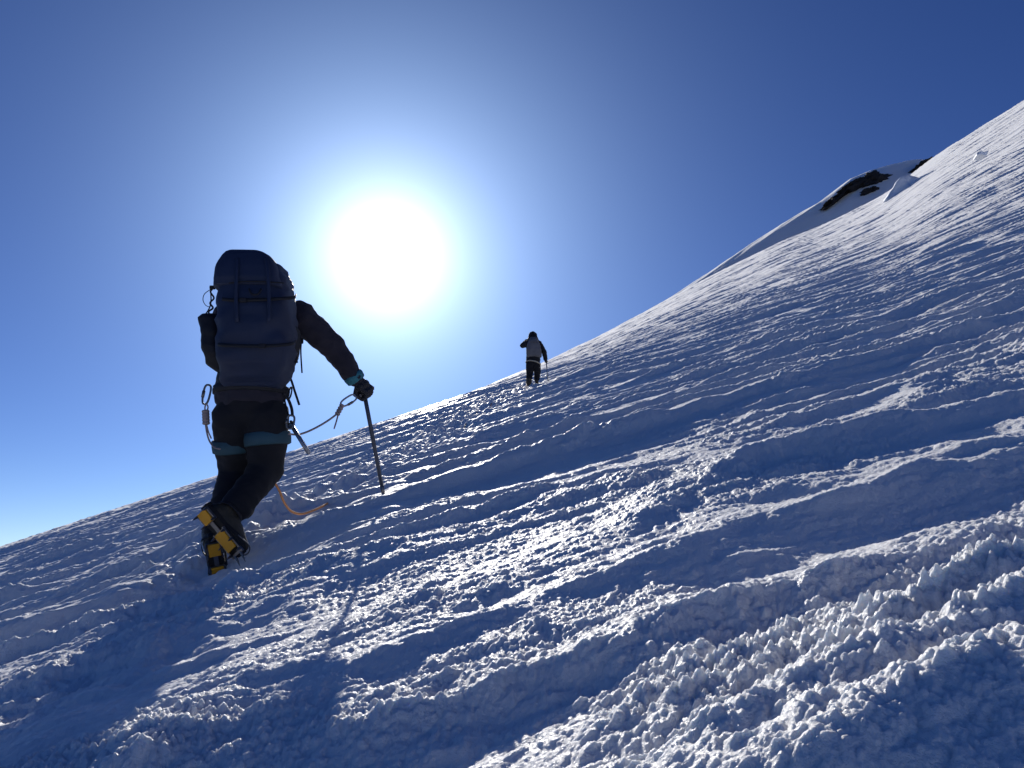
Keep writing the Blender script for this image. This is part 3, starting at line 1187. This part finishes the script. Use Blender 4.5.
rows = [prow(388, 224, 281, -.14, .0), prow(385, 221, 284, -.16, .0), prow(380, 219, 289, -.22, .0), prow(368, 217, 294, -.30, .0), prow(352, 215.5, 298, -.33, .01), prow(330, 215, 299, -.35, .03),
        prow(310, 216, 298, -.35, .04), prow(295, 217.5, 296, -.34, .05), prow(282, 218.5, 294, -.33, .06), prow(272, 220, 291, -.30, .06)]
link_mesh('pack_body', loft(rows, power=3.4, folds=.010, seed=2, origin=PO), M['pack'], pack_root)
rows = [prow(284, 217.5, 294.5, -.345, .065), prow(276, 217.5, 293.5, -.355, .07), prow(266, 219, 291.5, -.352, .075), prow(258.5, 222.5, 289, -.345, .07), prow(253, 226.5, 284.5, -.335, .06), prow(250.4, 229, 278, -.32, .03), prow(249.6, 231, 272, -.28, .0)]
rows = [(Vector((l.x, l.y, at(256, v_, y0_).z)), Vector((r_.x, r_.y, at(256, v_, y0_).z)), y0_, y1_) for (l, r_, y0_, y1_), v_ in zip(rows, (284, 276, 266, 258.5, 253, 250.4, 249.6))]
lid = link_mesh('lid', loft(rows, power=7.0, folds=.004, seed=5, origin=PO), M['pack'], pack_root)
bm = ribbon_bm([p - PO for p in smooth_path([B(237, 258, -.350), B(237, 264, -.362), B(236.5, 274, -.372), B(236, 300, -.372), B(237, 322, -.368)], 4)], .02, .003, (1, 0, 0))
link_mesh('lid_strap', bm, M['pack'], pack_root)
bm = ribbon_bm([p - PO for p in smooth_path([B(266, 258, -.350), B(267, 264, -.362), B(268, 274, -.372), B(269, 300, -.372), B(269, 322, -.368)], 4)], .02, .003, (1, 0, 0))
link_mesh('lid_strap', bm, M['pack'], pack_root)
bm = tube_bm([p - PO for p in smooth_path([B(229, 283, -.358), B(245, 281.5, -.366), B(262, 281.5, -.366), B(284, 283, -.356)], 4)], .004, 6)
link_mesh('zip', bm, M['web'], lid)
# side pockets
rows = [prow(371, 213, 232, -.15, -.02), prow(366, 206, 232, -.20, -.01), prow(358, 203.5, 232, -.23, -.0), prow(350, 201, 230, -.23, .0), prow(344, 199.5, 230, -.23, .0), prow(338, 200.5, 230, -.23, .0),
        prow(330, 199.5, 230, -.22, -.01), prow(321, 198, 228, -.21, -.02), prow(317, 201, 226, -.19, -.04)]
link_mesh('side_pocket', loft(rows, power=2.7, folds=.006, seed=9, origin=PO), M['pack_black'], pack_root)
rows = [prow(372, 284, 290, -.15, -.02), prow(364, 284, 294, -.2, -.01), prow(350, 284, 299.5, -.22, 0), prow(338, 284, 300.5, -.22, 0), prow(330, 284, 300, -.20, -.02), prow(326, 284, 298, -.18, -.04)]
link_mesh('side_pocket', loft(rows, power=2.6, folds=.006, seed=12, origin=PO), M['pack_black'], pack_root)
# bottom straps, hip belt
bm = bmesh.new()
rows = [prow(394, 217, 281, -.10, .20), prow(389, 215, 284, -.12, .22), prow(382, 214, 286, -.12, .22), prow(376, 216, 284, -.10, .2)]
bm.free()
link_mesh('hip_belt', loft(rows, power=2.4, folds=.004, seed=15, origin=PO), M['pack_black'], pack_root)
# shoulder straps
for (u0, u1) in ((236, 232), (282, 288)):
    pts = smooth_path([B(u0, 300, .03), B(u0, 291, .12), B(u1, 296, .24), B(u1, 318, .33), B((u1 + u0) / 2, 345, .30), B(u0, 366, .12)], 5)
    link_mesh('shoulder_strap', ribbon_bm([p - PO for p in pts], .06, .014, (1, 0, 0)), M['pack_black'], pack_root)
# compression cord zigzag on the left side
zz = [B(214, 287, -.2), B(210.5, 292, -.2), B(214, 298, -.2), B(210, 303, -.2), B(213, 308, -.2), B(208.5, 312, -.2), B(213, 318, -.2)]
link_mesh('side_cord', tube_bm([p - PO for p in smooth_path(zz, 4)], .0055, 6), M['web'], pack_root)
link_mesh('side_cord', tube_bm([p - PO for p in smooth_path([B(210.5, 287, -.2), B(210.5, 305, -.19), B(203, 318, -.16)], 5)], .004, 6), M['web'], pack_root)
link_mesh('side_cord', tube_bm([p - PO for p in smooth_path([B(211, 289, -.2), B(204.5, 294, -.2), B(203, 300, -.2), B(205.5, 305, -.2), B(209, 307, -.19)], 5)], .0022, 6), M['web'], pack_root)
link_mesh('buckle', box_bm(B(212.5, 287.5, -.2) - PO, (.03, .02, .02), bevel=.004), M['web'], pack_root)
# compression straps across the back panel, with their buckles
for v_, u_ in ((300, 243), (346, 262)):
    pts = [B(217.5, v_ - 3, -.22), B(222, v_ - 1, -.335), B(u_, v_, -.366), B(290, v_ - 2, -.34), B(296, v_ - 5, -.2)]
    cs = link_mesh('compression_strap', ribbon_bm([p - PO for p in smooth_path(pts, 4)], .018, .004, (0, 0, 1)), M['pack_black'], pack_root)
    link_mesh('buckle', box_bm(B(u_, v_, -.372) - PO, (.035, .012, .026), bevel=.004), M['web'], cs)
link_mesh('haul_loop', tube_bm([p - PO for p in smooth_path([B(249, 289, -.365), B(252, 294, -.385), B(258, 294, -.385), B(261, 289, -.365)], 5)], .006, 6), M['web'], pack_root)
# loose ends of straps on the right
st = link_mesh('loose_strap', ribbon_bm([p - PO for p in smooth_path([B(300, 334, -.02), B(301.2, 341, -.03), B(300.8, 352, -.03), B(302, 373, -.03)], 5)], .009, .0035, (1, .2, 0)), M['web'], pack_root)
link_mesh('buckle', box_bm(B(302.2, 341, -.03) - PO, (.014, .012, .032), bevel=.003), M['web'], st)
link_mesh('loose_strap', ribbon_bm([p - PO for p in [B(294, 350, -.1), B(295, 356, -.1), B(296.5, 363, -.1)]], .019, .004, (1, .2, 0)), M['web'], pack_root)
link_mesh('loose_strap', ribbon_bm([p - PO for p in smooth_path([B(287.5, 372, .02), B(291.5, 381, .0), B(295, 392, 0), B(299.3, 405, 0)], 5)], .013, .004, (1, .3, 0)), M['web'], pack_root)

# ---- ice axe in the right hand
ax = empty('ice_axe', axe_tip)
tag(ax, 'long dark ice axe planted upright in the snow under the near climber\'s right hand', 'ice axe')
AO = axe_tip.copy()
shaft_top = axe_head + axe_dir * -.012
link_mesh('shaft', tube_bm([shaft_top - AO, shaft_top.lerp(axe_tip, .5) - AO, axe_tip - AO - axe_dir * .03], [.0135, .0135, .0125], 14), M['axe'], ax)
link_mesh('spike', tube_bm([-axe_dir * .045, axe_dir * .02, axe_dir * .10], [.0142, .011, .002], 10), M['steel'], ax)
hd = box_bm(axe_head - AO, (.07, .018, .026), axe_fwd, -axe_dir, bevel=.003)
hd = link_mesh('head', hd, M['steel'], ax, smooth=False)
pick = ribbon_bm([axe_head - AO + axe_fwd * .03, axe_head - AO + axe_fwd * .09 + axe_dir * .006, axe_head - AO + axe_fwd * .15 + axe_dir * .028], .022, .006, axe_dir)
link_mesh('pick', pick, M['steel'], hd, smooth=False)
side_v = axe_fwd.cross(axe_dir)
adze = ribbon_bm([axe_head - AO - axe_fwd * .03, axe_head - AO - axe_fwd * .055 + axe_dir * .004], .02, .012, axe_dir)
link_mesh('adze', adze, M['steel'], hd, smooth=False)


def carabiner(c, up, sidev, h, w, label, org_mat='steel', rr=.0062, group=None):
    U, S = Vector(up).normalized(), Vector(sidev)
    S = (S - U * S.dot(U)).normalized()
    r = empty('carabiner', c)
    tag(r, label, 'carabiner', group)
    pts = []
    for k in range(25):
        t = 2 * math.pi * k / 24
        ct, st_ = math.cos(t), math.sin(t)
        pts.append(S * math.copysign(abs(ct) ** .65, ct) * w / 2 * (1 + .12 * st_) + U * math.copysign(abs(st_) ** .75, st_) * h / 2)
    link_mesh('frame', tube_bm(pts[:22] if False else pts, rr, 8, caps=False), M[org_mat], r)
    link_mesh('gate', tube_bm([-S * w / 2 * .98 - U * h * .17, -S * w / 2 * .98 + U * h * .17], rr * 1.5, 10), M['steel'], r)
    return r


# left hip: carabiner, barrel knot and cord
carabiner(B(206.5, 394.5, .0), (.12, 0, 1), (1, .1, 0), .115, .038, 'dark carabiner hanging at the near climber\'s left hip above a barrel knot')
cd = empty('cord_sling', B(207, 408, .0))
tag(cd, 'pale cord with fat barrel knot hanging below the left hip carabiner', 'cord')
CO = cd.location.copy()
link_mesh('cord', tube_bm([p - CO for p in smooth_path([B(206.5, 403.5, .0), B(205, 407, .0), B(205.3, 412, .0)], 4)], .0045, 6), M['cord'], cd)
link_mesh('cord', tube_bm([p - CO for p in smooth_path([B(206.5, 403.5, .0), B(208, 407, .0), B(207, 412, .0)], 4)], .0045, 6), M['cord'], cd)
link_mesh('cord', tube_bm([p - CO for p in smooth_path([B(205.6, 424, .0), B(207, 433, .0), B(209.5, 441, .0), B(214, 447, -.02), B(220, 449, -.07)], 6)], .0055, 6), M['cord'], cd)
link_mesh('cord', tube_bm([p - CO for p in smooth_path([B(206.5, 424, .0), B(208.5, 432, .0), B(211.3, 438.5, .0)], 5)], .0045, 6), M['cord'], cd)
kn = Blob()
for i in range(5):
    c = B(205.6 + .35 * i * .4, 411.5 + i * 2.9, 0)
    pts = ring_path(c, (1, 0, .12), (0, 1, 0), .0125, .0125, 10)
    kn.limb(pts, [.0095] * len(pts))
kn.grow('knot', M['cord'], cd, CO, voxel=.003, smooth=1)

# right hip: sling, carabiner, ice screw, leash to the axe
sl = empty('sling', B(290, 400, 0))
tag(sl, 'dark doubled sling hanging down the near climber\'s right hip', 'sling')
SO = sl.location.copy()
link_mesh('webbing', ribbon_bm([p - SO for p in smooth_path([B(283, 393, -.02), B(288, 399, .0), B(291.5, 408, .0), B(292.5, 416, .0)], 5)], .017, .004, (1, 0, .2)), M['web'], sl)
link_mesh('webbing', ribbon_bm([p - SO for p in smooth_path([B(284, 398, .02), B(286.5, 408, .02), B(289, 417, .0)], 5)], .010, .004, (1, 0, .2)), M['web'], sl)
carabiner(B(290.3, 422, .0), (.08, 0, 1), (1, .2, 0), .078, .042, 'dark carabiner hanging at the near climber\'s right hip under a sling')
isc = empty('ice_screw', B(294, 430, .02))
tag(isc, 'grey tubular ice screw hanging at a slant from the near climber\'s right hip', 'ice screw')
IO = isc.location.copy()
i0, i1 = B(292, 426, .02), B(309, 453.5, .0)
link_mesh('tube', tube_bm([i0 - IO, i0.lerp(i1, .6) - IO, i1 - IO], [.0125, .0125, .0105], 12), M['alu'], isc)
dI = (i1 - i0).normalized()
bm = bmesh.new()
for k in range(7):
    c = i0.lerp(i1, .62 + k * .05)
    a = dI.orthogonal().normalized()
    tube_bm([p - IO for p in ring_path(c, a, dI.cross(a), .0125, .0125, 12)], .0016, 5, bm)
link_mesh('thread', bm, M['alu'], isc)
link_mesh('hanger', box_bm(i0 - IO + Vector((-.012, 0, .004)), (.055, .006, .03), (.8, 0, .5), bevel=.003), M['steel'], isc)
link_mesh('crank_knob', tube_bm([i0 - IO + Vector((.0, 0, .018)), i0 - IO + Vector((.0, -.03, .022))], .008, 8), M['web'], isc)

ls = empty('axe_leash', B(338, 410, .2))
tag(ls, 'thin cord leash with a knot sagging from the near climber\'s hip to the ice axe', 'leash')
LO = ls.location.copy()
link_mesh('cord', tube_bm([p - LO for p in smooth_path([B(288, 434, .04), B(298, 434.5, .06), B(308, 431.5, .11), B(320, 425.5, .17), B(331, 418.5, .22), B(338, 412.5, .26), B(342, 406, .29)], 7)], .0062, 7), M['cord'], ls)
kn = Blob()
for i in range(4):
    c = B(337.6 + i * 1.4, 413.6 - i * 2.6, .26 + .01 * i)
    dv = (B(342, 406, .29) - B(337, 414, .26)).normalized()
    a = dv.orthogonal().normalized()
    pts = ring_path(c, a, dv.cross(a), .009, .009, 10)
    kn.limb(pts, [.0085] * len(pts))
kno = kn.grow('knot', M['cord'], ls, LO, voxel=.003, smooth=1)
link_mesh('knot_tail', tube_bm([p - LO for p in smooth_path([B(338, 415, .26), B(336.5, 421, .25), B(334, 429, .24)], 4)], [.0055] * 8 + [.004], 6), M['cord'], kno)
carabiner(B(348.5, 400.5, .34), (.78, .15, .55), (-.5, .0, .8), .105, .045, 'grey carabiner joining the leash to the ice axe beside the near climber\'s glove', 'alu', .0058)

# ---- the far climber
qx, qy = ground_at(532, 387)
Y1 = qy
fcz = gz(qx, qy)
# keep the feet on the snow that is really there
_f0 = at(532, 386.5, Y1)
DZ = fcz - _f0.z
print('far climber', qx, qy, 'dz', DZ)


def F(u, v, dy):
    p = at(u, v, Y1 + dy)
    p.z += DZ
    return p


far_org = Vector((qx, Y1, fcz))
J2 = dict(
    pelvis=F(533.2, 362, .0), hem=F(533.2, 360, .0), waist=F(533.2, 356, .02), chest=F(533, 347.5, .10), neck0=F(533, 341.5, .15), neck1=F(533, 339, .17), head=F(532.8, 336.0, .19),
    look=Vector((-.2, 1, -.05)),
    sh_l=F(527.6, 343.5, .10), el_l=F(522.6, 345.6, .22), wr_l=F(526.8, 341.0, .36), ha_l=F(528.5, 338.5, .38),
    sh_r=F(538.6, 343.8, .10), el_r=F(544.2, 352.4, .10), wr_r=F(545.6, 359.6, .18), ha_r=F(546.2, 361.8, .20),
    hip_l=F(530.2, 364.5, 0), kn_l=F(529.6, 374.0, .12), an_l=F(528.6, 383.5, .0),
    hip_r=F(536.2, 364.5, 0), kn_r=F(537.4, 372.0, .20), an_r=F(536.6, 380.3, .24),
    toe_l=Vector((-.1, 1, .1)), up_l=Vector((0, -.1, 1)), toe_r=Vector((.1, 1, .15)), up_r=Vector((0, -.15, 1)),
)
for sd_ in ('l', 'r'):            # stand both boots on the snow
    a_ = J2['an_' + sd_]
    a_.z = gz(a_.x, a_.y + .05) + .135
AX2 = J2['ha_r'].copy()
ax2_tip = F(548.2, 372.5, .32)
ax2_tip.z = gz(ax2_tip.x, ax2_tip.y) - .03
ax2_dir = (ax2_tip - AX2).normalized()


def far_hands(b, sd_, J):
    if sd_ == 'r':
        hand_blob(b, J['wr_r'], AX2, (.2, 1, .2), -ax2_dir + Vector((0, -.25, .2)), 1.1)
    else:
        open_hand(b, J['wr_l'], J['ha_l'] - J['wr_l'] + Vector((.02, 0, 0)), (0, .6, 1))


far = make_person('distant climber in black on the skyline with one hand raised to the face', None, far_org, J2,
                  {'jacket': M['jacket_black'], 'trousers': M['trousers']}, hand_fn=far_hands, fine=False, hood=True, vox=.014)
hb = band('harness_belt', (F(533.2, 363.4, 0), None), (.215, .165), .035, .010, M['beige'], far, tilt=(.22, .2, 1), org=far_org)
# grey pack
pk2 = empty('backpack', F(533, 348, -.15))
tag(pk2, 'small grey backpack on the distant climber', 'backpack')
P2 = pk2.location.copy()


def prow2(v, xl, xr, y0, y1):
    return (F(xl, v, -.1), F(xr, v, -.1), Y1 + y0, Y1 + y1)


rows = [prow2(357.2, 527.6, 540.8, -.12, .0), prow2(356, 526.6, 541.6, -.18, .0), prow2(350, 526.4, 541.2, -.22, .02), prow2(344, 527.6, 539.6, -.21, .05), prow2(340, 529, 538.0, -.17, .07), prow2(337.5, 530.6, 536.6, -.12, .06)]
link_mesh('pack_body', loft(rows, power=3.2, folds=.012, seed=4, origin=P2), M['pack_grey'], pk2)
rows = [prow2(343, 528.6, 538.6, -.235, .03), prow2(340, 529.4, 537.8, -.20, .06), prow2(337.4, 530.8, 536.4, -.14, .06)]
link_mesh('lid', loft(rows, power=3, folds=.008, seed=6, origin=P2), M['pack_grey'], pk2)
for u_ in (528.8, 538.0):
    pts = smooth_path([F(u_, 343, .0), F(u_, 341.6, .10), F(u_, 344, .26), F(u_, 350, .27), F(u_, 355, .10)], 4)
    link_mesh('shoulder_strap', ribbon_bm([p - P2 for p in pts], .06, .015, (1, 0, 0)), M['pack_black'], pk2)
# axe of the far climber
ax = empty('ice_axe', ax2_tip)
tag(ax, 'thin grey ice axe held as a cane by the distant climber', 'ice axe')
AO = ax2_tip.copy()
link_mesh('shaft', tube_bm([AX2 - AO, Vector((0, 0, .0))], .016, 10), M['alu'], ax)
hd = link_mesh('head', box_bm(AX2 - AO, (.10, .02, .03), (.2, 1, .2), -ax2_dir, bevel=.003), M['steel'], ax, smooth=False)
link_mesh('pick', ribbon_bm([AX2 - AO + Vector((.01, .05, .01)), AX2 - AO + Vector((.025, .13, .0)), AX2 - AO + Vector((.03, .17, -.03))], .025, .008, ax2_dir), M['steel'], hd, smooth=False)

# ---- rope from the near climber to the far one
pts = [B(262, 452, .20), B(272, 478, .30), B(279, 490, .36), B(284, 502, .42), B(291, 511, .50), B(301, 514, .58), B(312, 511, .66), B(323, 506, .80)]
air = smooth_path(pts, 6)
gp = [(334, 503), (352, 497), (368, 491), (386, 484), (397, 475), (403, 466), (411, 459), (419, 452), (432, 444), (448, 438), (466, 428), (484, 415), (502, 404), (518, 395), (526, 389)]
lay = []
for (u_, v_) in gp:
    x_, y_ = ground_at(u_, v_, .04)
    lay.append(Vector((x_, y_, 0)))
lay = smooth_path(lay, 24)
for p in lay:
    p.z = gz(p.x, p.y) + (.03 if 5.6 < p.y < 9.5 and p.x > -1.0 else -.02)
# a taut rope bridges the small hollows
zs = np.array([p.z for p in lay])
for _ in range(6):
    zs[1:-1] = np.maximum(zs[1:-1], .5 * (zs[:-2] + zs[2:]))
for p, z_ in zip(lay, zs):
    p.z = float(z_)
up = smooth_path([lay[-1], F(526.5, 382, .1), F(528.5, 372, .18), F(532, 365, .18)], 6)
allp = air + lay[2:] + up[1:]
ro = Vector(allp[0])
rope = link_mesh('climbing_rope', tube_bm([p - ro for p in allp], .0075, 8), M['rope'], None, ro)
tag(rope, 'orange climbing rope from the near climber along the snow to the distant climber', 'rope')
